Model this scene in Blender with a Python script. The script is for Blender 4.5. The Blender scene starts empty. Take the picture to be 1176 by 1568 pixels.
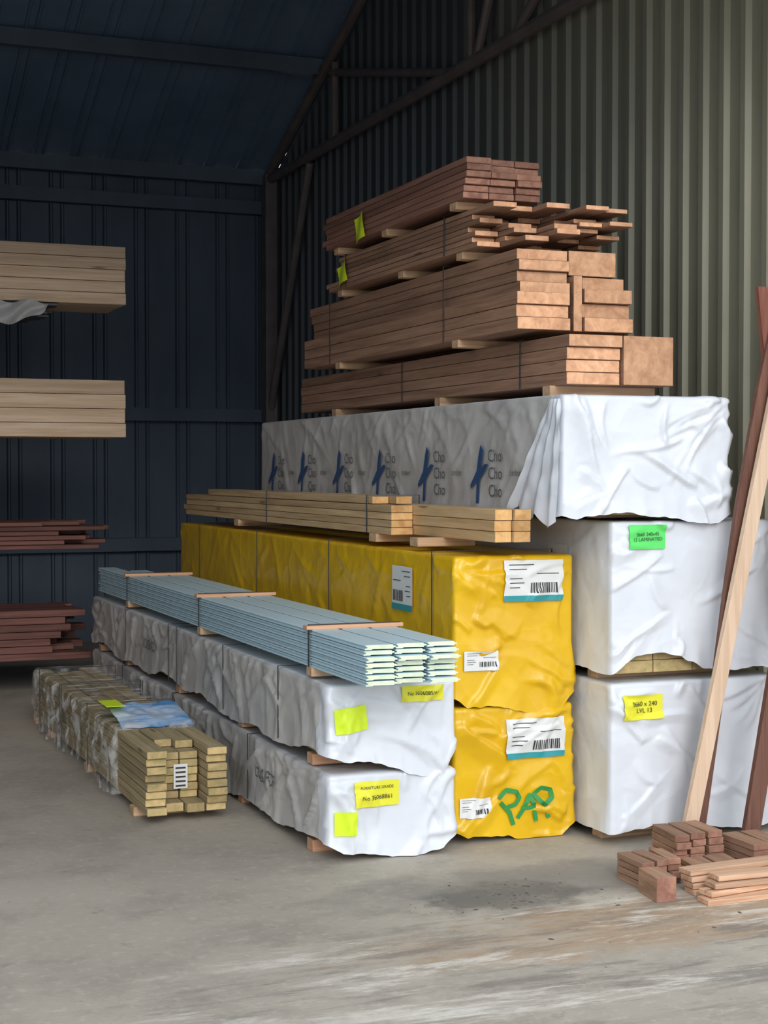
import bpy, math, random
from mathutils import Vector, Matrix, noise
random.seed(7)
S = bpy.context.scene
COL = S.collection

# ---------------------------------------------------------------- materials
def new_mat(name):
    m = bpy.data.materials.new(name); m.use_nodes = True
    nt = m.node_tree; b = nt.nodes['Principled BSDF']
    return m, nt, b
def N(nt, t, **kw):
    n = nt.nodes.new(t)
    for k, v in kw.items(): setattr(n, k, v)
    return n
def mixc(nt, a, b, fac, mode='MIX'):
    n = nt.nodes.new('ShaderNodeMix'); n.data_type = 'RGBA'; n.blend_type = mode
    for s, v in ((n.inputs[0], fac), (n.inputs[6], a), (n.inputs[7], b)):
        if hasattr(v, 'is_linked') or hasattr(v, 'links'): nt.links.new(v, s)
        elif isinstance(v, (tuple, list)): s.default_value = (*v[:3], 1)
        else: s.default_value = v
    return n.outputs[2]
def mth(nt, op, a, b=0.0, clamp=False):
    n = nt.nodes.new('ShaderNodeMath'); n.operation = op; n.use_clamp = clamp
    for s, v in ((n.inputs[0], a), (n.inputs[1], b)):
        if hasattr(v, 'links'): nt.links.new(v, s)
        else: s.default_value = v
    return n.outputs[0]
def ramp(nt, fac, p0, p1, c0=(0,0,0), c1=(1,1,1)):
    n = nt.nodes.new('ShaderNodeValToRGB'); nt.links.new(fac, n.inputs[0])
    e = n.color_ramp.elements
    e[0].position = p0; e[1].position = p1
    e[0].color = (*c0, 1); e[1].color = (*c1, 1)
    return n.outputs[0]
def coords(nt, scale=(1,1,1), rot=(0,0,0), island=False):
    tc = N(nt, 'ShaderNodeTexCoord'); mp = N(nt, 'ShaderNodeMapping')
    mp.inputs['Scale'].default_value = scale; mp.inputs['Rotation'].default_value = rot
    nt.links.new(tc.outputs['Object'], mp.inputs[0])
    if island:
        g = N(nt, 'ShaderNodeNewGeometry'); cb = N(nt, 'ShaderNodeCombineXYZ')
        v = mth(nt, 'MULTIPLY', g.outputs['Random Per Island'], 60.0)
        for i in range(3): nt.links.new(v, cb.inputs[i])
        nt.links.new(cb.outputs[0], mp.inputs['Location'])
    return mp.outputs[0]
def noi(nt, vec, scale, detail=3, rough=.5, typ=None, dist=0):
    n = N(nt, 'ShaderNodeTexNoise')
    if typ: n.noise_type = typ
    n.inputs['Scale'].default_value = scale; n.inputs['Detail'].default_value = detail
    n.inputs['Roughness'].default_value = rough; n.inputs['Distortion'].default_value = dist
    nt.links.new(vec, n.inputs['Vector'])
    return n.outputs[0]
def bump(nt, b, h, strength, dist):
    n = N(nt, 'ShaderNodeBump'); n.inputs['Strength'].default_value = strength
    n.inputs['Distance'].default_value = dist
    nt.links.new(h, n.inputs['Height']); nt.links.new(n.outputs[0], b.inputs['Normal'])

def wood(name, light, dark, axis='Y', end=False, var=.35, rough=.75):
    m, nt, b = new_mat(name)
    if end: sc = (9, 9, 9)
    elif axis == 'Y': sc = (28, 1.1, 28)
    elif axis == 'X': sc = (1.1, 28, 28)
    else: sc = (28, 28, 1.1)
    v = coords(nt, sc, island=True)
    n1 = noi(nt, v, 1.0, 4, .6, dist=.6 if not end else 1.5)
    n2 = noi(nt, v, 3.5, 3, .6)
    f = mth(nt, 'ADD', mth(nt, 'MULTIPLY', n1, .7), mth(nt, 'MULTIPLY', n2, .3))
    f = ramp(nt, f, .38, .62)
    c = mixc(nt, dark, light, f)
    g = N(nt, 'ShaderNodeNewGeometry')
    r = g.outputs['Random Per Island']
    val = mth(nt, 'ADD', mth(nt, 'MULTIPLY', r, var), 1 - var * .55)
    cb = N(nt, 'ShaderNodeCombineColor')
    for i in range(3): nt.links.new(val, cb.inputs[i])
    c = mixc(nt, c, cb.outputs[0], 1.0, 'MULTIPLY')
    if not end:
        ks = {'Y': (9, 1.6, 9), 'X': (1.6, 9, 9), 'Z': (9, 9, 1.6)}[axis]
        kv = coords(nt, ks, island=True)
        vo = N(nt, 'ShaderNodeTexVoronoi'); vo.inputs['Scale'].default_value = 1.0; nt.links.new(kv, vo.inputs['Vector'])
        k = ramp(nt, vo.outputs['Distance'], .05, .13, (1,1,1), (0,0,0))
        c = mixc(nt, c, tuple(x*.35 for x in dark), mth(nt, 'MULTIPLY', k, .8))
    nt.links.new(c, b.inputs['Base Color'])
    b.inputs['Roughness'].default_value = rough
    bump(nt, b, n2, .25, .003)
    return m
def plain(name, col, rough=.5, metal=0, nvar=.15, nscale=5):
    m, nt, b = new_mat(name)
    v = coords(nt)
    f = noi(nt, v, nscale, 3)
    d = tuple(x * (1 - nvar) for x in col); l = tuple(min(1, x * (1 + nvar)) for x in col)
    nt.links.new(mixc(nt, d, l, f), b.inputs['Base Color'])
    b.inputs['Roughness'].default_value = rough; b.inputs['Metallic'].default_value = metal
    return m
def plastic(name, col, col2, rough=.34, bs=.32, bd=.02, sc=(1,1,1), alpha=None):
    m, nt, b = new_mat(name)
    v = coords(nt, sc)
    blot = noi(nt, v, 2.2, 4, .6)
    c = mixc(nt, col2, col, ramp(nt, blot, .35, .6))
    nt.links.new(c, b.inputs['Base Color'])
    vd = N(nt, 'ShaderNodeTexNoise'); vd.inputs['Scale'].default_value = 3; nt.links.new(v, vd.inputs['Vector'])
    vm = N(nt, 'ShaderNodeVectorMath'); vm.operation = 'MULTIPLY_ADD'
    nt.links.new(vd.outputs['Color'], vm.inputs[0]); vm.inputs[1].default_value = (.35,.35,.35); nt.links.new(v, vm.inputs[2])
    vo = N(nt, 'ShaderNodeTexVoronoi'); vo.inputs['Scale'].default_value = 5.5; nt.links.new(vm.outputs[0], vo.inputs['Vector'])
    vo2 = N(nt, 'ShaderNodeTexVoronoi'); vo2.inputs['Scale'].default_value = 15; nt.links.new(vm.outputs[0], vo2.inputs['Vector'])
    h = mth(nt, 'ADD', mth(nt, 'MULTIPLY', vo.outputs['Distance'], 1.0), mth(nt, 'MULTIPLY', vo2.outputs['Distance'], .22))
    bump(nt, b, h, bs, bd)
    b.inputs['Roughness'].default_value = rough
    b.inputs['Specular IOR Level'].default_value = .55
    if alpha is not None:
        a = ramp(nt, noi(nt, v, 7, 4, .6), .45, .62, (alpha[0],)*3, (alpha[1],)*3)
        nt.links.new(a, b.inputs['Alpha'])
    return m

M = {}
M['pine'] = wood('pine_side', (.68,.49,.28), (.48,.31,.15))
M['pine_end'] = wood('pine_end', (.76,.46,.19), (.55,.28,.10), end=True)
M['pineX'] = wood('pine_side_x', (.92,.69,.50), (.70,.48,.31), axis='X')
M['treat'] = wood('treated_side', (.48,.38,.225), (.31,.24,.125))
M['treat_end'] = wood('treated_end', (.62,.44,.21), (.38,.31,.13), end=True, var=.7)
M['brown'] = wood('cedar_side', (.42,.245,.16), (.245,.135,.085))
M['brown_end'] = wood('cedar_end', (.88,.50,.29), (.60,.31,.17), end=True)
M['red'] = wood('merbau_side', (.33,.17,.12), (.19,.085,.06))
M['red_end'] = wood('merbau_end', (.42,.215,.145), (.24,.11,.075), end=True, var=.5)
M['redX'] = wood('merbau_side_x', (.26,.11,.085), (.12,.05,.04), axis='X')
M['paleX'] = wood('offcut_side_x', (.72,.47,.31), (.5,.28,.17), axis='X')
M['brownZ'] = wood('plank_brown_z', (.20,.095,.065), (.12,.05,.035), axis='Z')
M['redZ'] = wood('plank_red_z', (.28,.11,.075), (.17,.06,.04), axis='Z')
M['paleZ'] = wood('plank_pale_z', (.74,.55,.40), (.60,.42,.29), axis='Z')
M['bearer'] = wood('bearer_wood', (.62,.42,.26), (.42,.26,.15), axis='X')
M['batten'] = wood('batten_wood', (.66,.38,.23), (.5,.26,.15), axis='X')
M['blue'] = plain('primed_blue', (.60,.78,.86), .42, nvar=.04)
M['blue_end'] = plain('primed_end', (.74,.90,.62), .6, nvar=.3, nscale=20)
M['white'] = plastic('wrap_white', (.78,.81,.87), (.71,.74,.80))
M['grey'] = plastic('wrap_printed_grey', (.64,.63,.62), (.48,.47,.46), rough=.4)
M['yellow'] = plastic('wrap_yellow', (.86,.53,.010), (.76,.44,.008), rough=.27, bs=.42)
M['film'] = plastic('wrap_clear_film', (.78,.80,.80), (.60,.60,.58), rough=.10, bs=.8, bd=.05, sc=(1,1.8,1), alpha=(.04,.50))
M['bluefilm'] = plastic('wrap_blue', (.10,.35,.72), (.75,.80,.85), rough=.3, bs=.8)
M['strap'] = plain('strap_black', (.05,.055,.065), .4)
M['lab_white'] = plain('label_paper', (.80,.81,.80), .5, nvar=.04)
M['teal'] = plain('label_teal', (.03,.33,.36), .5)
M['ink'] = plain('ink_black', (.03,.03,.03), .6)
M['fluo'] = plain('label_fluoro', (.74,.95,.03), .5, nvar=.05)
M['ylab'] = plain('label_yellow', (.83,.80,.04), .5, nvar=.05)
M['glab'] = plain('label_green', (.12,.78,.16), .5, nvar=.05)
M['logoblue'] = plain('print_blue', (.025,.09,.24), .5)
M['logogrey'] = plain('print_grey', (.12,.13,.14), .6)
M['green'] = plain('marker_green', (.03,.30,.07), .6)
M['steel'] = plain('dark_steel', (.12,.13,.15), .55, .4)
M['tube'] = plain('truss_steel', (.22,.18,.175), .6, .2, nvar=.4)
M['plank'] = wood('core_timber', (.45,.36,.18), (.28,.22,.10))
M['chip'] = plain('debris_chips', (.10,.085,.07), .8, nvar=.6, nscale=12)

def steel_sheet(name, c0, c1, rough=.5, far_shade=None):
    m, nt, b = new_mat(name)
    v = coords(nt, (1,1,.35)); f = ramp(nt, noi(nt, v, 1.6, 5, .6), .35, .65)
    c = mixc(nt, c0, c1, f)
    if far_shade:   # light falloff towards the back of the shed, painted into the sheet colour
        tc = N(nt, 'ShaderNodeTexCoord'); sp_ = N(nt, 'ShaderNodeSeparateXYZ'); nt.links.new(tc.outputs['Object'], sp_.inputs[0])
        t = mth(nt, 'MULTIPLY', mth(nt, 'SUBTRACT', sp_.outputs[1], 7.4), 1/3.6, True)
        c = mixc(nt, c, far_shade, t)
    nt.links.new(c, b.inputs['Base Color'])
    b.inputs['Roughness'].default_value = rough; b.inputs['Metallic'].default_value = .1
    return m
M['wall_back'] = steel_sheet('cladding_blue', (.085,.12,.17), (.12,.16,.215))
M['wall_right'] = steel_sheet('cladding_olive', (.38,.37,.27), (.48,.46,.345), far_shade=(.095,.11,.125))
M['roof'] = steel_sheet('roof_steel', (.17,.25,.38), (.22,.31,.46))

# concrete floor
m, nt, b = new_mat('concrete_floor')
v = coords(nt)
big = noi(nt, v, .45, 5, .55); fine = noi(nt, v, 22, 6, .7); mid = noi(nt, v, 1.7, 8, .7)
c = mixc(nt, (.38,.335,.28), (.50,.45,.38), ramp(nt, big, .35, .65))
c = mixc(nt, c, (.29,.258,.22), mth(nt, 'MULTIPLY', ramp(nt, mid, .48, .64), .6))
c = mixc(nt, c, (.64,.585,.51), mth(nt, 'MULTIPLY', ramp(nt, fine, .53, .72), .45))
c = mixc(nt, c, (.20,.185,.17), mth(nt, 'MULTIPLY', ramp(nt, noi(nt, v, 9, 5, .75), .60, .68), .4))
tc = N(nt, 'ShaderNodeTexCoord'); sep = N(nt, 'ShaderNodeSeparateXYZ'); nt.links.new(tc.outputs['Object'], sep.inputs[0])
def blob(cx, cy, rx, ry, amt=3.4, e0=.4, e1=1.5):
    a = mth(nt, 'MULTIPLY', mth(nt, 'SUBTRACT', sep.outputs[0], cx), 1/rx); a = mth(nt, 'MULTIPLY', a, a)
    d = mth(nt, 'MULTIPLY', mth(nt, 'SUBTRACT', sep.outputs[1], cy), 1/ry); d = mth(nt, 'MULTIPLY', d, d)
    s = mth(nt, 'ADD', mth(nt, 'ADD', a, d), mth(nt, 'MULTIPLY', mth(nt, 'SUBTRACT', noi(nt, v, 4.5, 6, .7), .5), amt))
    s = mth(nt, 'MULTIPLY', s, .5)
    return ramp(nt, s, e0*.5, e1*.5, (1,1,1), (0,0,0))
vs = coords(nt, (.7, 4.2, 1), (0, 0, math.radians(8)))
st = noi(nt, vs, 1.0, 8, .75, dist=.3)
st2 = noi(nt, vs, 1.7, 9, .8, dist=.3)
foreR = blob(2.9, 4.75, 1.7, .65)
c = mixc(nt, c, (.22,.205,.19), mth(nt, 'MULTIPLY', blob(2.9, 5.70, .85, .26), .65))
c = mixc(nt, c, (.13,.12,.11), mth(nt, 'MULTIPLY', blob(2.72, 5.52, .34, .22, 4.5), .7))
c = mixc(nt, c, (.40,.24,.12), mth(nt, 'MULTIPLY', mth(nt, 'MULTIPLY', ramp(nt, st, .34, .60), blob(3.1, 5.0, 1.1, .30)), .85))
c = mixc(nt, c, (.20,.18,.16), mth(nt, 'MULTIPLY', mth(nt, 'MULTIPLY', ramp(nt, st2, .50, .59), foreR), .7))
c = mixc(nt, c, (.74,.69,.62), mth(nt, 'MULTIPLY', mth(nt, 'MULTIPLY', ramp(nt, st, .54, .61), foreR), .8))
nt.links.new(c, b.inputs['Base Color']); b.inputs['Roughness'].default_value = .8
bump(nt, b, fine, .25, .01)
M['floor'] = m

# ---------------------------------------------------------------- mesh helpers
def empty(name, loc):
    e = bpy.data.objects.new(name, None); e.location = loc; e.empty_display_size = .1
    COL.objects.link(e); return e
class MB:
    def __init__(s): s.v = []; s.f = []; s.m = []
    def box(s, x0, x1, y0, y1, z0, z1, ms=0, me=None, endaxis='Y', mat=None):
        if me is None: me = ms
        b = len(s.v)
        P = [Vector((x, y, z)) for x in (x0, x1) for y in (y0, y1) for z in (z0, z1)]
        if mat: P = [mat @ p for p in P]
        s.v += P
        F = [((0,1,3,2),'X'), ((4,6,7,5),'X'), ((0,4,5,1),'Y'), ((2,3,7,6),'Y'), ((0,2,6,4),'Z'), ((1,5,7,3),'Z')]
        for f, a in F:
            s.f.append([b + i for i in f]); s.m.append(me if a == endaxis else ms)
    def prism(s, prof, y0, y1, ms=0, me=0):
        b = len(s.v); n = len(prof)
        s.v += [Vector((x, y0, z)) for x, z in prof] + [Vector((x, y1, z)) for x, z in prof]
        for i in range(n):
            j = (i + 1) % n
            s.f.append([b+i, b+n+i, b+n+j, b+j]); s.m.append(ms)
        s.f.append([b+i for i in range(n)]); s.m.append(me)
        s.f.append([b+n+i for i in reversed(range(n))]); s.m.append(me)
    def beam(s, pts, w, t, ms=0):
        b = len(s.v)
        for p in pts:
            for dx, dy in ((-w/2,-t/2),(w/2,-t/2),(w/2,t/2),(-w/2,t/2)): s.v.append(Vector(p)+Vector((dx,dy,0)))
        for i in range(len(pts)-1):
            for j in range(4):
                a = b+4*i+j; c2 = b+4*i+(j+1)%4
                s.f.append([a, c2, c2+4, a+4]); s.m.append(ms)
        s.f.append([b+3,b+2,b+1,b]); s.m.append(ms)
        e = b+4*(len(pts)-1); s.f.append([e,e+1,e+2,e+3]); s.m.append(ms)
    def tube(s, A, B, r, ms=0, n=10):
        A = Vector(A); B = Vector(B); d = B - A
        q = d.to_track_quat('Z', 'Y').to_matrix()
        b = len(s.v)
        for P in (A, B):
            for i in range(n):
                a = 2*math.pi*i/n; s.v.append(P + q @ Vector((r*math.cos(a), r*math.sin(a), 0)))
        for i in range(n):
            j = (i+1) % n; s.f.append([b+i, b+j, b+n+j, b+n+i]); s.m.append(ms)
        s.f.append([b+i for i in reversed(range(n))]); s.m.append(ms)
        s.f.append([b+n+i for i in range(n)]); s.m.append(ms)
    def obj(s, name, mats, root=None, bevel=0, smooth=False, loc=None):
        me = bpy.data.meshes.new(name)
        o = Vector(root.location) if root else Vector(loc if loc else (0,0,0))
        me.from_pydata([tuple(p - o) for p in s.v], [], s.f)
        for i in mats: me.materials.append(M[i])
        me.polygons.foreach_set('material_index', s.m)
        if smooth: me.polygons.foreach_set('use_smooth', [True]*len(me.polygons))
        me.update()
        ob = bpy.data.objects.new(name, me); COL.objects.link(ob)
        if root: ob.parent = root
        else: ob.location = o
        if bevel:
            md = ob.modifiers.new('bevel', 'BEVEL'); md.width = bevel; md.segments = 1; md.limit_method = 'ANGLE'
        return ob

# wrapped pack surface: taut sheet with sharp tension creases ---------
REG = {}
def register(seed, x0, x1, y0, y1, z0, z1, nf=18, ns=9):
    rnd = random.Random(seed*131)
    F = []; Sd = []
    W = x1-x0; H = z1-z0
    for k in range(nf):
        if k < nf*.6:
            cx = x0 if rnd.random() < .5 else x1; cz = z1 if rnd.random() < .6 else z0
            cx += rnd.uniform(-.02, .1)*(1 if cx == x0 else -1); cz += rnd.uniform(0, .15*H)*(1 if cz == z0 else -1)
            ax = (1 if cx < x0+W/2 else -1)*rnd.uniform(.15, 1); az = (1 if cz < z0+H/2 else -1)*rnd.uniform(.15, 1)
        else:
            cx = rnd.uniform(x0, x1); cz = rnd.uniform(z0, z1); a = rnd.uniform(0, 6.28); ax = math.cos(a); az = math.sin(a)
        L = rnd.uniform(.14, .6)*min(W, .7); n = math.hypot(ax, az); 
        F.append((cx, cz, ax/n, az/n, L, rnd.uniform(.2, .9), rnd.uniform(.010, .020), rnd.uniform(.025, .09)))
    for k in range(int(ns*(y1-y0))):
        cy = rnd.uniform(y0, y1); top = rnd.random() < .6
        cz = z1-rnd.uniform(0,.1*H) if top else z0+rnd.uniform(0,.5*H)
        a = rnd.choice((-1,1))*rnd.uniform(.3, 1.3); ax = math.cos(a)*rnd.choice((-1,1)); az = -abs(math.sin(a)) if top else abs(math.sin(a))
        L = rnd.uniform(.15, .6)
        Sd.append((cy, cz, ax, az, L, rnd.uniform(.3, .9), rnd.uniform(.010, .022), rnd.uniform(.03, .09)))
    B = {}
    for l in Sd:
        lo_ = int((min(l[0], l[0]+l[2]*l[4])-.1)*4); hi_ = int((max(l[0], l[0]+l[2]*l[4])+.1)*4)
        for q in range(lo_, hi_+1): B.setdefault(q, []).append(l)
    REG[seed] = (y0, F, B)
def crease(u, v, lines):
    m = 0; s2 = 0
    for (cx, cz, ax, az, L, h, w1, w2) in lines:
        du = u-cx; dv = v-cz
        t = du*ax+dv*az
        if t < 0 or t > L: continue
        t /= L
        s = -du*az+dv*ax + .02*math.sin(t*4+cx*9)
        w = w1 if s > 0 else w2
        s = abs(s)/w
        if s >= 1: continue
        val = h*(1-s)*min(1, t*6+.3, (1-t)*2.5)
        if val > m: m = val
        s2 += val
    return m*.75+s2*.25
def D(p, seed, amp, flat=False):
    y0, F, B = REG[seed]
    q = p*1.5 + Vector((seed*3.1, seed*1.7, seed*2.3))
    base = .25 + .30*noise.noise(q) + .10*noise.noise(q*3.3)
    if flat: return amp*base
    if abs(p.y-y0) < 1e-4: return amp*(base + crease(p.x, p.z, F))
    return amp*(base + crease(p.y, p.z, B.get(int(p.y*4), ())))
def wrap(name, x0, x1, y0, y1, z0, z1, seed, amp, mats, root, hemf=None, hems=None, sx=.010, sy=.026, r=.012, side_amp=None, ns=9, nf=18):
    register(seed, x0, x1, y0, y1, z0, z1, nf, ns)
    nx = max(2, round((x1-x0)/sx)); ny = max(2, round((y1-y0)/sy)); nz = max(2, round((z1-z0)/sx))
    lo = Vector((x0+r, y0+r, z0-1)); hi = Vector((x1-r, y1-r, z1-r))
    idx = {}; V = []; Fc = []; Mi = []
    def vid(i, j, k):
        key = (i, j, k)
        if key in idx: return idx[key]
        p = Vector((x0+(x1-x0)*i/nx, y0+(y1-y0)*j/ny, z0+(z1-z0)*k/nz))
        c = Vector((min(max(p.x, lo.x), hi.x), min(max(p.y, lo.y), hi.y), min(p.z, hi.z)))
        d = p - c; n = d.normalized()
        front = j == 0
        a = amp
        if side_amp is not None and not front: a = side_amp
        dd = D(p, seed, a, flat=(not front and i != 0))
        if k == nz: dd *= .4
        t = k/nz
        q = c + n*(r + dd)
        lift = 0
        if front: lift = hemf((p.x-x0)/(x1-x0)) if hemf else 0
        else: lift = hems(p.y) if hems else 0
        lift += .018*noise.noise(Vector((p.x*6, p.y*4, seed))) + .008*noise.noise(Vector((p.x*22, p.y*17, seed)))
        if front and hems and hemf:
            e = min(i, nx-i)/6
            if e < 1: lift = lift*e + hems(p.y)*(1-e)
        q.z += (1-t)**2*lift
        fl = .012 + .014*noise.noise(Vector((p.x*14, p.y*9, seed*2)))
        q += n*((1-t)**5*max(0, fl))
        q.z = max(q.z, .004)
        idx[key] = len(V); V.append(q); return idx[key]
    def quad(a, b, c, d, m): Fc.append((a, b, c, d)); Mi.append(m)
    for k in range(nz):
        for i in range(nx):
            quad(vid(i,0,k), vid(i+1,0,k), vid(i+1,0,k+1), vid(i,0,k+1), 0)
            quad(vid(i+1,ny,k), vid(i,ny,k), vid(i,ny,k+1), vid(i+1,ny,k+1), 0)
        for j in range(ny):
            mi = 1 if j > 3 else 0
            quad(vid(0,j+1,k), vid(0,j,k), vid(0,j,k+1), vid(0,j+1,k+1), mi)
            quad(vid(nx,j,k), vid(nx,j+1,k), vid(nx,j+1,k+1), vid(nx,j,k+1), mi)
    for i in range(nx):
        for j in range(ny):
            quad(vid(i,j,nz), vid(i+1,j,nz), vid(i+1,j+1,nz), vid(i,j+1,nz), 0)
    b = MB(); b.v = V; b.f = [list(f) for f in Fc]; b.m = Mi
    return b.obj(name, mats, root, smooth=True)
LO = .012
def patch(name, plane, face, u0, u1, v0, v1, seed, amp, mat, root, off=LO, rot=0, step=.010):
    b = MB(); nu = max(1, round((u1-u0)/step)); nv = max(1, round((v1-v0)/step))
    uc = (u0+u1)/2; vc = (v0+v1)/2
    for i in range(nu+1):
        for j in range(nv+1):
            u = u0+(u1-u0)*i/nu - uc; v = v0+(v1-v0)*j/nv - vc
            uu = uc + u*math.cos(rot) - v*math.sin(rot); vv = vc + u*math.sin(rot) + v*math.cos(rot)
            if plane == 'F':
                p = Vector((uu, face, vv)); b.v.append(p - Vector((0, D(p, seed, amp)+off, 0)))
            else:
                p = Vector((face, uu, vv)); b.v.append(p - Vector((D(p, seed, amp)+off, 0, 0)))
    for i in range(nu):
        for j in range(nv):
            a = i*(nv+1)+j; b.f.append([a, a+nv+1, a+nv+2, a+1]); b.m.append(0)
    return b.obj(name, [mat], root, smooth=True)
def text(name, s, plane, face, u, v, size, seed, amp, mat, root, off=LO+.005, rot=0, bold=0.0, flat=True):
    cu = bpy.data.curves.new('t', 'FONT'); cu.body = s; cu.size = size; cu.offset = bold; cu.align_x = 'CENTER'; cu.align_y = 'CENTER'
    to = bpy.data.objects.new('t', cu); COL.objects.link(to)
    dg = bpy.context.evaluated_depsgraph_get()
    me = bpy.data.meshes.new_from_object(to.evaluated_get(dg))
    bpy.data.objects.remove(to)
    o = Vector(root.location)
    for vt in me.vertices:
        x, y = vt.co.x, vt.co.y
        x, y = x*math.cos(rot)-y*math.sin(rot), x*math.sin(rot)+y*math.cos(rot)
        if plane == 'F': p = Vector((u+x, face, v+y)); q = p - Vector((0, D(p, seed, amp)+off, 0))
        else: p = Vector((face, u-x, v+y)); q = p - Vector((D(p, seed, amp)+off, 0, 0))
        vt.co = q - o
    me.materials.clear(); me.materials.append(M[mat])
    ob = bpy.data.objects.new(name, me); COL.objects.link(ob); ob.parent = root
def paper_label(n, plane, face, u0, u1, v0, v1, seed, amp, root, teal=True):
    W = u1-u0; H = v1-v0
    patch('label_%s' % n, plane, face, u0, u1, v0, v1, seed, amp, 'lab_white', root)
    if teal: patch('label_stripe_%s' % n, plane, face, u0, u1, v0, v0+.14*H, seed, amp, 'teal', root, off=LO+.0025)
    x = u0+.45*W
    k = 0
    while x < u0+.9*W:
        w = random.choice((.003, .005, .007)); patch('barcode_%s_%d' % (n, k), plane, face, x, x+w, v0+.2*H, v0+.45*H, seed, amp, 'ink', root, off=LO+.0035)
        x += w + random.choice((.004, .006)); k += 1
    for j, (a, bb) in enumerate(((.08,.5),(.08,.38),(.55,.92),(.08,.3),(.08,.34),(.08,.26))):
        zz = v0+H*(.88-.11*j)
        patch('print_%s_%d' % (n, j), plane, face, u0+a*W, u0+bb*W, zz, zz+.018*H, seed, amp, 'ink', root, off=LO+.0035)

def boards(b, cols, rows, y0, y1, jit=.02, ms=0, me=1, gap=.0025):
    for (xa, xb) in cols:
        for (za, zb) in rows:
            b.box(xa+gap/2+random.uniform(0,.004), xb-gap/2, y0+random.uniform(0, jit), y1-random.uniform(0, jit*2), za, zb-gap, ms, me)
def rws(z0, z1, n): return [(z0+(z1-z0)*i/n, z0+(z1-z0)*(i+1)/n) for i in range(n)]
def cls(x0, x1, n): return rws(x0, x1, n)
def straps(root, x0, x1, z0, z1, ys, e=.004, w=.016, mat='strap', name='strapping'):
    b = MB()
    for y in ys:
        b.box(x0-e, x0-e+.003, y, y+w, z0, z1+e); b.box(x1+e-.003, x1+e, y, y+w, z0, z1+e)
        b.box(x0-e, x1+e, y, y+w, z1+e-.002, z1+e)
    return b.obj(name, [mat], root)
def bearers(root, x0, x1, z0, z1, ys, w=.09, mat='bearer'):
    b = MB()
    for y in ys: b.box(x0, x1, y, y+w, z0, z1)
    return b.obj('bearers', [mat], root, bevel=.003)

# ---------------------------------------------------------------- room shell
YB, XR, XL, YF = 15.4, 4.9, -9.0, 5.1
XO = -2.2
EAVE = 4.74; RIDGE_Y = 10.3; SL = .42; HEAD = 4.5
def roofz(y): return EAVE + SL*(YB-y) if y >= RIDGE_Y else EAVE + SL*(YB-RIDGE_Y) - SL*(RIDGE_Y-y)
b = MB(); b.box(-25, 25, -25, 30, -.2, 0); b.obj('floor', ['floor'])

def ribbed(a0, a1, pitch, depth, kind):
    pts = []; a = a0
    while a < a1:
        if kind == 'single': seg = [(0,0),(.55,0),(.64,depth),(.86,depth),(.95,0)]
        else: seg = [(0,0),(.60,0),(.63,depth),(.67,depth),(.70,0),(.86,0),(.89,depth),(.93,depth),(.96,0)]
        for t, h in seg:
            if a + t*pitch <= a1: pts.append((a+t*pitch, h))
        a += pitch
    pts.append((a1, 0)); return pts
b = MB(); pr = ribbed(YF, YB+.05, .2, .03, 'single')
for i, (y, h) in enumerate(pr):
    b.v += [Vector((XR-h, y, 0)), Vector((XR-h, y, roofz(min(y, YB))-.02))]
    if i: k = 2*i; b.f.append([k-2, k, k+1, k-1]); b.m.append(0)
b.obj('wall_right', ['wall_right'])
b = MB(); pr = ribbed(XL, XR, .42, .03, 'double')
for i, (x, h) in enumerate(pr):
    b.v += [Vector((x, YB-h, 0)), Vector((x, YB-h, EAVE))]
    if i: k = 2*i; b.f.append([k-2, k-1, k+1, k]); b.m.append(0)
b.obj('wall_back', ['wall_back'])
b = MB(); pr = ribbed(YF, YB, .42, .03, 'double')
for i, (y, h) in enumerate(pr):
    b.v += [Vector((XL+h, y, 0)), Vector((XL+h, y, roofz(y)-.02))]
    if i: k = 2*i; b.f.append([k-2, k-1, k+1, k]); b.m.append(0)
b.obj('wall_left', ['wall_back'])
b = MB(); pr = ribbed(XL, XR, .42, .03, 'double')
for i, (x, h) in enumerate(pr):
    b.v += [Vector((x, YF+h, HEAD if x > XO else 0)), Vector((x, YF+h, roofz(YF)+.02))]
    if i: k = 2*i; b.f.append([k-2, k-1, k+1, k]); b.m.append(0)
b.obj('wall_front_blocker', ['wall_back'])   # unseen cladding added to cut light above and beside the open bay
b = MB(); pr = ribbed(XL, XR, .34, .03, 'double')
for i, (x, h) in enumerate(pr):
    b.v += [Vector((x, YB+.05, roofz(YB)-h)), Vector((x, RIDGE_Y, roofz(RIDGE_Y)-h)), Vector((x, YF, roofz(YF)-h))]
    if i:
        k = 3*i; b.f.append([k-3, k-2, k+1, k]); b.m.append(0); b.f.append([k-2, k-1, k+2, k+1]); b.m.append(0)
b.obj('ceiling', ['roof'])
b = MB()
for y in (15.25, 13.55, 12.0, 10.5, 8.8, 7.2, 5.8):
    z = roofz(y) - .10; b.box(XL+.05, XR-.05, y-.04, y+.04, z-.09, z+.055)
for z in (4.32, 2.2, .9): b.box(XL+.05, XR-.05, YB-.14, YB-.035, z, z+.13)
b.box(XL, XR, YF-.02, YF+.12, HEAD-.02, HEAD+.1)
b.obj('trim_1', ['wall_back'])
b = MB()
X = 4.78
b.tube((X, 15.3, 4.66), (X, YF+.2, 4.66), .05)
b.tube((X, 15.3, 4.66), (X, RIDGE_Y, roofz(RIDGE_Y)-.28), .05)
b.tube((X, RIDGE_Y, roofz(RIDGE_Y)-.28), (X, YF+.2, 4.74), .05)
for y in (13.2, 10.3, 7.4): b.tube((X, y, 4.66), (X, y, roofz(y)-.3), .035)
for ya, yb in ((10.6, 13.3), (10.2, 9.4), (9.6, 8.0)): b.tube((X, ya, 4.66), (X, yb, roofz(yb)-.32), .035)
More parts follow.
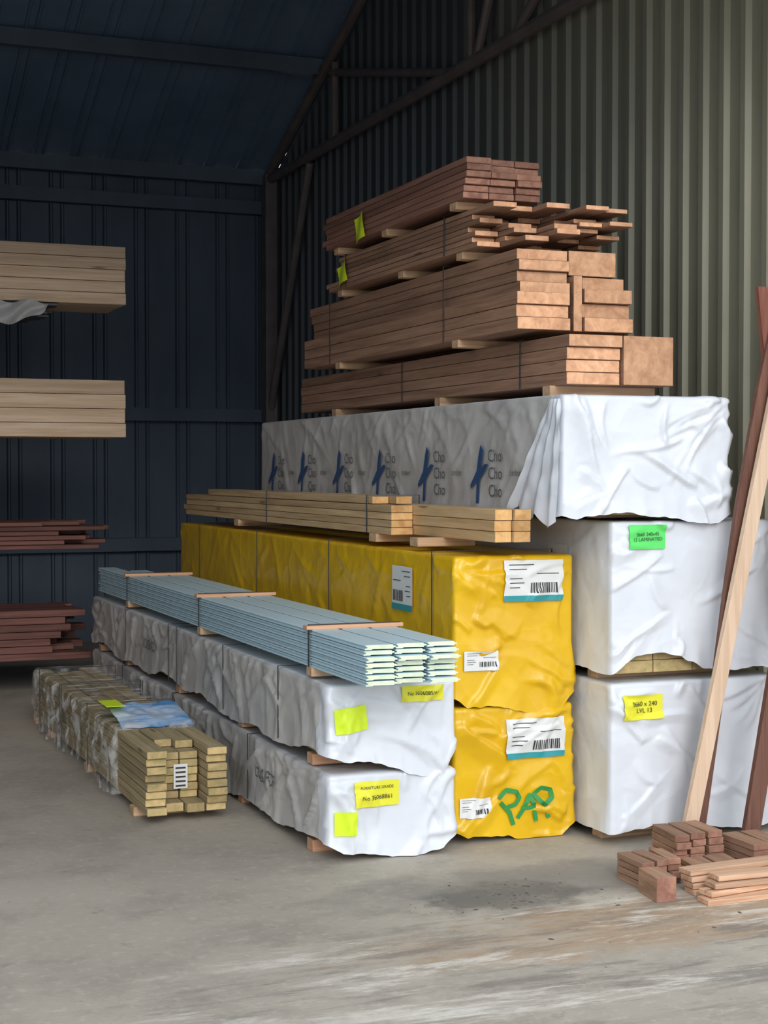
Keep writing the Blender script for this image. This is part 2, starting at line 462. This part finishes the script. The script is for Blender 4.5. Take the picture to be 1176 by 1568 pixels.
b.tube((X, 13.9, 4.6), (X, 15.2, 2.2), .04)
b.box(X-.06, X+.06, 15.1, 15.25, 0, 4.7); b.box(X-.06, X+.06, YF+.12, YF+.27, 0, 4.7)
b.obj('roof_truss', ['tube'], smooth=False, loc=(X, 9.5, 4.7))

# ---------------------------------------------------------------- right stack (white LVL packs)
def white_pack(name, x0, x1, y0, y1, z0, z1, seed, amp, hemf=None, hems=None, side_amp=.008, mats=('white','white'), straps_y=(), ns=9, nf=18):
    r = empty(name, ((x0+x1)/2, (y0+y1)/2, z0))
    b = MB(); boards(b, cls(x0+.03, x1-.03, 4), rws(z0, z1-.02, max(3, round((z1-z0)/.06))), y0+.03, y1-.02, .01)
    b.obj('timber_core', ['plank','treat_end'], r)
    wrap('plastic_wrap', x0, x1, y0, y1, z0, z1, seed, amp, list(mats), r, hemf, hems, side_amp=side_amp, ns=ns, nf=nf)
    if straps_y: straps(r, x0, x1, z0, z1, straps_y, e=.022)
    return r
sag = lambda y: .012*math.sin(y*3.1)
A1 = .022
rl = white_pack('wrapped_beam_pack', 3.54, 4.44, 6.12, 10.9, .05, .735, 3, A1, hemf=lambda t: .02*math.sin(6*t), hems=sag, nf=26)
bearers(rl, 3.57, 4.41, 0, .05, (6.25, 7.6, 9.0, 10.4))
patch('label_yellow', 'F', 6.12, 3.59, 3.80, .57, .68, 3, A1, 'ylab', rl)
text('label_text', '3660 x 240\nLVL 13', 'F', 6.12, 3.70, .625, .030, 3, A1, 'ink', rl)
rm = white_pack('wrapped_beam_pack', 3.54, 4.44, 6.12, 10.9, .775, 1.47, 5, A1, hemf=lambda t: .02+.08*max(0, math.sin(3.14*min(1, t*1.9)))-.02*t, hems=sag, nf=26)
bearers(rm, 3.57, 4.41, .737, .775, (6.3, 7.6, 9.0, 10.4))
patch('label_green', 'F', 6.12, 3.62, 3.81, 1.345, 1.455, 5, A1, 'glab', rm)
text('label_text', '3660 240x45\n13 LAMINATED', 'F', 6.12, 3.715, 1.40, .023, 5, A1, 'ink', rm, rot=.03)
rt_ = white_pack('printed_wrap_beam_pack', 3.28, 4.14, 6.10, 10.6, 1.50, 2.04, 8, .030, hemf=lambda t: .02*math.sin(5*t)-.02, hems=sag, mats=('white','grey'), side_amp=.013, nf=56, ns=14)
bearers(rt_, 3.56, 4.12, 1.482, 1.50, (6.3, 7.6, 9.0, 10.4))
b = MB(); nu, nv = 40, 40
for i in range(nu+1):
    for j in range(nv+1):
        s, t = i/nu, j/nv
        y = 6.085 + .46*s*(.20+.80*t)
        zb = 2.02 - t*(.545 + .05*abs(math.sin(s*8)) - .10*s)
        fold = abs(((s*3.3+.2*t) % 1)-.5)*2
        x = 3.262 - .028*(1-fold)*(.3+.7*t) - .012*t - .008*noise.noise(Vector((s*7, t*7, 2)))
        b.v.append(Vector((x, y, zb)))
for i in range(nu):
    for j in range(nv):
        a = i*(nv+1)+j; b.f.append([a, a+1, a+nv+2, a+nv+1]); b.m.append(0)
b.obj('wrap_end_flap', ['white'], rt_, smooth=True)
for k, y in enumerate((6.95, 7.62, 8.30, 8.98, 9.66, 10.3)):
    yy = y
    shape = [(-.012,-.14),(.012,-.14),(.02,-.02),(.075,.03),(.10,.05),(.07,.055),(.035,.03),(.05,.12),(.03,.15),(.012,.10),(-.005,.02),(-.06,-.05),(-.055,-.07),(-.005,-.03)]
    b = MB()
    for u, v in shape:
        p = Vector((3.28, yy - u*1.35, 1.68 + v*1.0)); b.v.append(p - Vector((D(p, 8, .013)+.016, 0, 0)))
    b.f.append(list(range(len(shape)))); b.m.append(0)
    b.obj('printed_logo_%d' % k, ['logoblue'], rt_)
    for j in range(3):
        text('printed_text_%d_%d' % (k, j), 'Cho', 'L', 3.28, yy-.20, 1.77-.085*j, .085, 8, .013, 'logogrey', rt_, off=.014)
    text('printed_small_%d' % k, 'timber', 'L', 3.28, yy-.42, 1.69, .045, 8, .013, 'logogrey', rt_, off=.014)
patch('label_small_white', 'L', 3.54, 6.5, 6.7, 1.2, 1.35, 5, .008, 'lab_white', rm)

# ---------------------------------------------------------------- yellow packs
AY1, AY2 = .030, .026
def yellow_pack(name, z0, z1, seed, hemf, bz0, amp=.02):
    r = white_pack(name, 2.89, 3.49, 6.40, 11.4, z0, z1, seed, amp, hemf=hemf, hems=sag, mats=('yellow','yellow'), side_amp=.010, nf=40, ns=7)
    bearers(r, 2.93, 3.45, bz0, z0, (6.6, 8.0, 9.4, 10.9))
    return r
y1 = yellow_pack('yellow_wrapped_timber_pack', .05, .62, 11, lambda t: -.035+.015*math.sin(t*7), 0, AY1)
y2 = yellow_pack('yellow_wrapped_timber_pack', .66, 1.31, 14, lambda t: -.05+.02*math.sin(t*5+1), .622, AY2)
straps(y2, 2.89, 3.49, .66, 1.31, (6.62, 8.05, 9.4, 10.8), e=.016, mat='strap', w=.008)
paper_label('a', 'F', 6.40, 3.13, 3.43, 1.10, 1.29, 14, AY2, y2)
paper_label('b', 'F', 6.40, 2.93, 3.10, .79, .88, 14, AY2, y2, teal=False)
paper_label('c', 'L', 2.89, 6.86, 7.12, 1.02, 1.235, 14, .010, y2)
paper_label('a', 'F', 6.40, 3.14, 3.44, .375, .56, 11, AY1, y1)
paper_label('b', 'F', 6.40, 2.91, 3.06, .12, .21, 11, AY1, y1, teal=False)
def stroke(name, pts, w, face, seed, amp, mat, root):
    P = []
    for i in range(len(pts)-1):
        a = Vector(pts[i]); c2 = Vector(pts[i+1]); n = max(1, int((c2-a).length/.008))
        P += [a.lerp(c2, k/n) for k in range(n)]
    P.append(Vector(pts[-1])); b = MB()
    for i, p in enumerate(P):
        d = (P[min(i+1, len(P)-1)] - P[max(i-1, 0)]); d = d.normalized() if d.length else Vector((1,0)); n = Vector((-d.y, d.x))*w/2
        for q in (p+n, p-n):
            s = Vector((q.x, face, q.y)); b.v.append(s - Vector((0, D(s, seed, amp)+.015, 0)))
    for i in range(len(P)-1): b.f.append([2*i, 2*i+1, 2*i+3, 2*i+2]); b.m.append(0)
    b.obj(name, [mat], root)
def sp(k, pts, ox, oz): stroke('spray_mark_%d' % k, [(ox+x, oz+z) for x, z in pts], .020, 6.40, 11, AY1, 'green', y1)
sp(0, [(.04,-.08),(.02,-.02),(-.03,.03)], 3.14, .15)
sp(1, [(-.04,.05),(0,.085),(.05,.075),(.07,.045),(.05,.015),(.01,.005)], 3.14, .15)
sp(2, [(.0,-.01),(.03,.03),(.06,.095),(.08,.05),(.095,-.03)], 3.20, .11)
sp(3, [(.02,.025),(.09,.025)], 3.20, .12)
sp(4, [(.075,-.06),(.05,.0),(.0,.05)], 3.285, .15)
sp(5, [(-.01,.06),(.03,.095),(.075,.085),(.085,.05),(.04,.015)], 3.285, .14)

# ---------------------------------------------------------------- pine boards on yellow
r = empty('pine_board_stack', (3.08, 9, 1.34))
b = MB(); Z0 = 1.378
boards(b, cls(3.03, 3.205, 2), rws(Z0, Z0+.15, 3), 6.25, 11.2, .03)
boards(b, cls(2.91, 3.03, 1), rws(Z0, Z0+.15, 4), 7.2, 11.4, .05)
boards(b, cls(2.92, 3.20, 3), rws(Z0+.151, Z0+.19, 1), 7.4, 11.1, .25)
b.obj('boards', ['pine','pine_end'], r, bevel=.002)
bearers(r, 2.90, 3.205, 1.335, Z0, (6.85, 7.4, 9.9), w=.1)
straps(r, 2.912, 3.203, Z0, Z0+.19, (7.55, 9.3), e=.005, w=.01)

# ---------------------------------------------------------------- brown tiers
def tier(name, parts, bz, by, bx, st=None, mats=('brown','brown_end')):
    x0 = min(p[0][0][0] for p in parts); z0 = bz[0]
    r = empty(name, (x0+.3, parts[0][2]+1.5, z0)); b = MB()
    for cols, rows, ya, yb, jit in parts: boards(b, cols, rows, ya, yb, jit)
    b.obj('boards', list(mats), r, bevel=.0025)
    bearers(r, bx[0], bx[1], bz[0], bz[1], by, w=.08)
    if st: straps(r, *st, e=.004, w=.009)
    return r
T1 = 2.078
tier('cedar_beam_pack', [([(3.50,3.79)], rws(T1+.03, 2.345, 4), 6.45, 10.4, .03), ([(3.79,4.07)], rws(T1+.03, 2.345, 1), 6.43, 10.4, .03)],
     (2.055, T1+.03), (6.6, 7.9, 9.6), (3.48, 4.06), st=(3.50, 4.07, T1+.03, 2.345, (6.95, 8.5)))
T2 = 2.385
tier('cedar_beam_pack', [([(3.37,3.66)], rws(T2, 2.57, 3), 6.72, 9.95, .03), ([(3.40,3.68)], rws(2.57, 2.785, 4), 6.76, 9.9, .05),
     ([(3.69,3.74)], rws(T2, 2.66, 1), 6.74, 9.9, .02), ([(3.745,4.02)], rws(T2, 2.60, 3), 6.74, 9.9, .04),
     ([(3.76,4.00)], rws(2.60, 2.66, 1), 6.78, 9.9, .04), ([(3.69,3.96)], rws(2.665, 2.79, 1), 6.8, 9.9, .04)],
     (2.345, T2), (6.95+.45, 9.2), (3.36, 4.0), st=(3.37, 4.03, T2, 2.79, (7.6, 9.4)))
T3 = 2.83
p3 = []
for k, (xa, xb) in enumerate(cls(3.33, 3.99, 5)):
    for rr in rws(T3, 3.03 - (.03 if k > 2 else 0), 7):
        p3.append(([(xa, xb)], [rr], 7.0 - .03*k + random.uniform(-.22, .30), 9.35+random.uniform(-.3, .1), .01))
tier('merbau_decking_pack', p3, (2.79, T3), (7.3, 8.1, 9.1), (3.34, 3.98), st=(3.33, 3.99, T3, 3.03, (7.5, 9.0)), mats=('brown','brown_end'))
T4 = 3.075
tier('merbau_board_pack', [(cls(3.27, 3.70, 3), rws(T4, 3.28, 6), 7.1, 9.3, .05)], (3.035, T4), (7.25, 8.2, 9.0), (3.28, 3.7), mats=('red','red_end'))
def tagsheet(x, y, z, w, h):
    rr = empty('fluoro_tag', (x, y, z)); b = MB(); n = 8
    for i in range(n+1):
        for j in range(n+1):
            s, t = i/n, j/n
            b.v.append(Vector((x - .012*math.sin(s*4+t*2) - .006, y+w*s+.02*t, z+h*t-.03*s)))
    for i in range(n):
        for j in range(n):
            a = i*(n+1)+j; b.f.append([a, a+n+1, a+n+2, a+1]); b.m.append(0)
    b.obj('tag_sheet', ['fluo'], rr, smooth=True)
tagsheet(3.262, 8.48, 3.07, .17, .15); tagsheet(3.32, 8.93, 2.87, .18, .12)

# ---------------------------------------------------------------- left white packs
AL = .024
def lp(name, z0, z1, seed, hemf, bz, ya=6.30, yb=11.5):
    r = white_pack(name, 2.25, 2.84, ya, yb, z0, z1, seed, AL, hemf=hemf, hems=lambda y: .02*math.sin(y*2.3)+.02*math.sin(y*7), mats=('white','grey'), side_amp=.024, nf=30, ns=15)
    bearers(r, 2.245, 2.80, bz, z0, (6.50, 7.6, 8.9, 10.3, 11.2), w=.08, mat='batten'); return r
l1 = lp('wrapped_board_pack', .055, .378, 20, lambda t: -.03-.015*t+.01*math.sin(t*8), 0)
l2 = lp('wrapped_board_pack', .44, .768, 23, lambda t: -.10*t+.015*math.sin(t*6), .39)
straps(l1, 2.25, 2.84, .055, .36, (7.45, 9.0, 10.4), e=.022, w=.010); straps(l2, 2.25, 2.84, .44, .760, (6.95, 7.9, 8.9, 9.1, 10.3), e=.022, w=.010)
patch('label_fluoro', 'F', 6.30, 2.27, 2.42, .565, .675, 23, AL, 'fluo', l2, rot=.12)
patch('label_yellow', 'F', 6.30, 2.58, 2.78, .685, .755, 23, AL, 'ylab', l2)
text('label_text', 'No 3606085/61', 'F', 6.30, 2.68, .72, .023, 23, AL, 'ink', l2)
patch('label_yellow', 'F', 6.30, 2.36, 2.57, .235, .345, 20, AL, 'ylab', l1)
text('label_text', 'FURNITURE GRADE', 'F', 6.30, 2.465, .318, .018, 20, AL, 'ink', l1)
text('label_text_b', 'No 36068861', 'F', 6.30, 2.465, .275, .027, 20, AL, 'ink', l1)
patch('label_fluoro', 'F', 6.30, 2.27, 2.37, .115, .22, 20, AL, 'fluo', l1)
text('printed_text', 'LOGPOS', 'L', 2.25, 7.15, .22, .09, 20, .024, 'logogrey', l1, off=.014)
text('printed_text', 'LOGPOS', 'L', 2.25, 9.6, .60, .09, 23, .024, 'logogrey', l2, off=.014)

# ---------------------------------------------------------------- blue primed boards
r = empty('primed_weatherboard_pack', (2.45, 8.5, .8)); b = MB()
zb = .825; nl = 7; th = .0245; bw = .136
for L in range(nl):
    for c_ in range(3):
        xa = 2.25 + c_*.142 + random.uniform(-.003, .003); za = zb + L*th
        H = th*.80
        prof = [(xa, za), (xa+.028, za), (xa+.034, za+.003), (xa+bw-.012, za+.001), (xa+bw-.010, za+H*.35), (xa+bw, za+H*.4), (xa+bw, za+H*.65), (xa+bw-.010, za+H*.7), (xa+bw-.014, za+H), (xa+.006, za+H), (xa+.001, za+H*.8), (xa+.011, za+H*.55), (xa+.010, za+H*.35), (xa, za+H*.25)]
        prof = prof[::-1]
        b.prism(prof, 5.86+random.uniform(-.02, .03), (11.3, 10.9, 10.6)[c_]+random.uniform(-.04, .04), 0, 1)
b.obj('boards', ['blue','blue_end'], r)
b = MB(); ztop = zb + nl*th - th*.2
for y in (6.52, 8.42, 10.28): b.box(2.225, 2.69, y, y+.055, ztop, ztop+.018)
b.obj('battens', ['batten'], r, bevel=.002)
bearers(r, 2.24, 2.68, .785, zb, (6.5, 8.4, 10.26), w=.07)
straps(r, 2.245, 2.675, zb, ztop+.018, (6.54, 8.44, 10.30), e=.004, w=.014)

# ---------------------------------------------------------------- treated pack + film
r = empty('treated_timber_pack', (1.87, 9, 0)); b = MB()
boards(b, [(1.67, 1.775), (1.97, 2.075)], rws(.045, .36, 8), 7.26, 10.65, .05, gap=.004)
boards(b, [(1.78, 1.87), (1.872, 1.965)], rws(.045, .09, 1), 7.28, 10.6, .06)
boards(b, [(1.78, 1.87), (1.872, 1.965)], rws(.09, .32, 6), 7.42, 10.6, .02)
boards(b, cls(1.78, 1.965, 2), rws(.32, .36, 1), 7.50, 10.6, .16)
b.obj('boards', ['treat','treat_end'], r, bevel=.003)
bearers(r, 1.66, 2.08, 0, .045, (7.5, 8.7, 9.9, 10.5))
b = MB(); b.box(1.84, 1.91, 7.415, 7.419, .14, .26); b.obj('label_paper', ['lab_white'], r)
b = MB()
for k in range(5): b.box(1.85, 1.90, 7.412, 7.415, .15+.022*k, .158+.022*k)
b.obj('label_print', ['ink'], r)
wrap('clear_film', 1.655, 2.09, 7.95, 10.45, .03, .385, 31, .034, ['film','film'], r, lambda t: 0, sag, sx=.012, sy=.015, ns=26, nf=30)
straps(r, 1.655, 2.09, .04, .39, (8.5, 9.3, 9.36, 10.1), e=.03, w=.012, name='film_strapping')
b = MB(); n1, n2 = 24, 20
for i in range(n1+1):
    for j in range(n2+1):
        s, t = i/n1, j/n2
        p = Vector((1.70+.38*s, 7.93+.42*t, 0))
        p.z = .372 + .055*t + .02*abs(noise.noise(Vector((s*4, t*7, 1)))) + (.0 if t > .1 else -.01)
        b.v.append(p)
for i in range(n1):
    for j in range(n2):
        a = i*(n2+1)+j; b.f.append([a, a+n2+1, a+n2+2, a+1]); b.m.append(0)
b.obj('blue_wrap_edge', ['bluefilm'], r, smooth=True)
b = MB(); b.box(1.66, 1.76, 8.15, 8.38, .448, .451); b.obj('label_fluoro', ['fluo'], r)

# ---------------------------------------------------------------- left cantilever rack and boards
r = empty('cantilever_rack', (.5, 12.7, 0)); b = MB()
for x in (-1.0, .35, 1.35):
    b.box(x-.06, x+.06, 12.75, 12.9, 0, 3.9); b.box(x-.06, x+.06, 11.8, 13.1, 0, .1)
    for z in (.20, 1.03, 1.87, 2.78): b.box(x-.04, x+.04, 11.72, 12.75, z, z+.08)
b.box(-1.0, 1.35, 12.79, 12.86, 3.4, 3.5); b.obj('rack_frame', ['steel'], r, bevel=.004)
def xboards(name, z0, z1, nr, x1, jit, mats, ny=4, y0=11.7, d=.7):
    r = empty(name, (.8, y0+.4, z0)); b = MB()
    for (ya, yb) in cls(y0, y0+d, ny):
        for (za, zb) in rws(z0, z1, nr):
            b.box(-1.6, x1-random.uniform(0, jit), ya+.002, yb-.002, za, zb-.004, 0, 1, 'X')
    b.obj('boards', list(mats), r, bevel=.003); return r
k1 = xboards('pine_board_pack', 2.96, 3.40, 5, 2.555, .015, ('pineX','pine_end'))
xboards('grey_board_pack', 2.862, 2.956, 4, 2.10, .25, ('steel','steel'))
b = MB(); n1, n2 = 30, 8
for i in range(n1+1):
    for j in range(n2+1):
        s, t = i/n1, j/n2
        b.v.append(Vector((1.1+.85*s, 11.66-.06*abs(math.sin(t*3+s*9))-.0, 2.95-.17*t*(1-(2*s-1)**2)**.5-.015*math.sin(s*21))))
for i in range(n1):
    for j in range(n2):
        a = i*(n2+1)+j; b.f.append([a, a+n2+1, a+n2+2, a+1]); b.m.append(0)
b.obj('hanging_plastic', ['grey'], k1, smooth=True)
xboards('pine_board_pack', 1.955, 2.39, 4, 2.545, .012, ('pineX','pine_end'))
xboards('merbau_board_pack', 1.113, 1.32, 6, 2.45, .55, ('redX','redX'))
xboards('merbau_board_pack', .283, .66, 7, 2.33, .45, ('redX','redX'))

# ---------------------------------------------------------------- leaning planks + offcuts
def lean(name, pts, w, t, mat):
    r = MB(); r.beam(pts, w, t, 0); r.obj(name, [mat], bevel=.002, loc=pts[0])
lean('leaning_plank', [(3.815, 5.93, .0), (4.80, 5.98, 4.1)], .072, .03, 'paleZ')
lean('leaning_plank', [(3.91, 5.99, .0), (4.02, 5.99, .7), (4.10, 6.0, 1.21), (4.155, 6.0, 1.55), (4.28, 6.01, 2.12), (4.60, 6.02, 3.4)], .065, .028, 'brownZ')
lean('leaning_plank', [(4.08, 5.83, .0), (4.70, 5.86, 3.2)], .085, .03, 'brownZ')
lean('leaning_plank', [(4.50, 5.95, .0), (4.28, 6.04, 2.55)], .05, .03, 'redZ')
r = empty('timber_offcut_pile', (3.6, 5.5, 0)); b = MB()
def off(x0, x1, y0, y1, z0, z1, nr, nc=1, m_=0, ax='Y', j=.02):
    for (xa, xb) in cls(x0, x1, nc):
        for (za, zb) in rws(z0, z1, nr):
            c = Vector(((xa+xb)/2, (y0+y1)/2, 0)); a = random.uniform(-.12, .12)
            mt = Matrix.Translation(c) @ Matrix.Rotation(a, 4, 'Z') @ Matrix.Translation(-c)
            b.box(xa+random.uniform(0, j*.4), xb-.003-random.uniform(0, j*.4), y0+random.uniform(-j, j), y1, za, zb-.002, m_, m_+1 if ax == 'Y' else m_, ax, mat=mt)
off(3.57, 3.82, 5.62, 5.84, 0, .155, 5, 3)
off(3.28, 3.50, 5.44, 5.62, 0, .11, 4, 3)
off(3.245, 3.335, 5.24, 5.40, 0, .10, 1, 1)
off(3.86, 4.05, 5.50, 5.72, 0, .12, 4, 2)
off(3.55, 3.78, 5.42, 5.58, 0, .07, 3, 2)
b.obj('offcut_blocks', ['brown','red_end'], r, bevel=.002)
b = MB()
for k in range(4):
    mt = Matrix.Translation((3.40+.03*k, 5.12+.02*k, 0)) @ Matrix.Rotation(random.uniform(-.05, .14), 4, 'Z')
    b.box(0, .8, 0, .08, .024*k, .024*k+.021, 0, 0, mat=mt)
    mt = Matrix.Translation((3.43, 5.26+.01*k, 0)) @ Matrix.Rotation(.04*k-.05, 4, 'Z')
    b.box(0, .7, 0, .08, .024*k, .024*k+.021, 0, 0, mat=mt)
b.obj('offcut_strips', ['paleX'], r, bevel=.002)
# bark / dirt chips scattered on the floor
b = MB(); rnd = random.Random(5)
for k in range(120):
    if k < 80: x = rnd.gauss(2.75, .18); y = rnd.gauss(5.55, .12)
    else: x = rnd.gauss(3.2, .45); y = rnd.gauss(5.1, .22)
    s = rnd.choice((.003, .003, .004, .006, .009)); a = rnd.uniform(0, 3.1)
    if 3.15 < x and y > 5.05: continue
    n = 5; c0 = len(b.v); hh = s*.4
    for i in range(n):
        th_ = 6.283*i/n; rr = s*rnd.uniform(.6, 1.2)
        b.v.append(Vector((x+rr*1.6*math.cos(th_)*math.cos(a)-rr*math.sin(th_)*math.sin(a), y+rr*1.6*math.cos(th_)*math.sin(a)+rr*math.sin(th_)*math.cos(a), .0)))
    b.v.append(Vector((x, y, hh)))
    for i in range(n): b.f.append([c0+i, c0+(i+1)%n, c0+n]); b.m.append(0)
b.obj('floor_debris', ['chip'], loc=(2.75, 5.5, 0))

# ---------------------------------------------------------------- camera + light
cam = bpy.data.cameras.new('camera'); co = bpy.data.objects.new('camera', cam); COL.objects.link(co)
cam.sensor_fit = 'VERTICAL'; cam.sensor_height = 24; cam.lens = 3350/2212*24; cam.clip_end = 200
co.location = (0, 0, 1.7); co.rotation_euler = (math.radians(90-1.52), 0, math.radians(-21.7))
S.camera = co
w = bpy.data.worlds.new('overcast_sky'); S.world = w; w.use_nodes = True
bg = w.node_tree.nodes['Background']; bg.inputs[0].default_value = (.86,.93,1,1); bg.inputs[1].default_value = 1.5
sun = bpy.data.lights.new('soft_sun', 'SUN'); sun.energy = 1.2; sun.angle = math.radians(30); sun.color = (1,.97,.93)
so = bpy.data.objects.new('soft_sun', sun); COL.objects.link(so)
so.rotation_euler = Vector((.14, .85, -.40)).to_track_quat('-Z', 'Y').to_euler()
S.view_settings.view_transform = 'Standard'
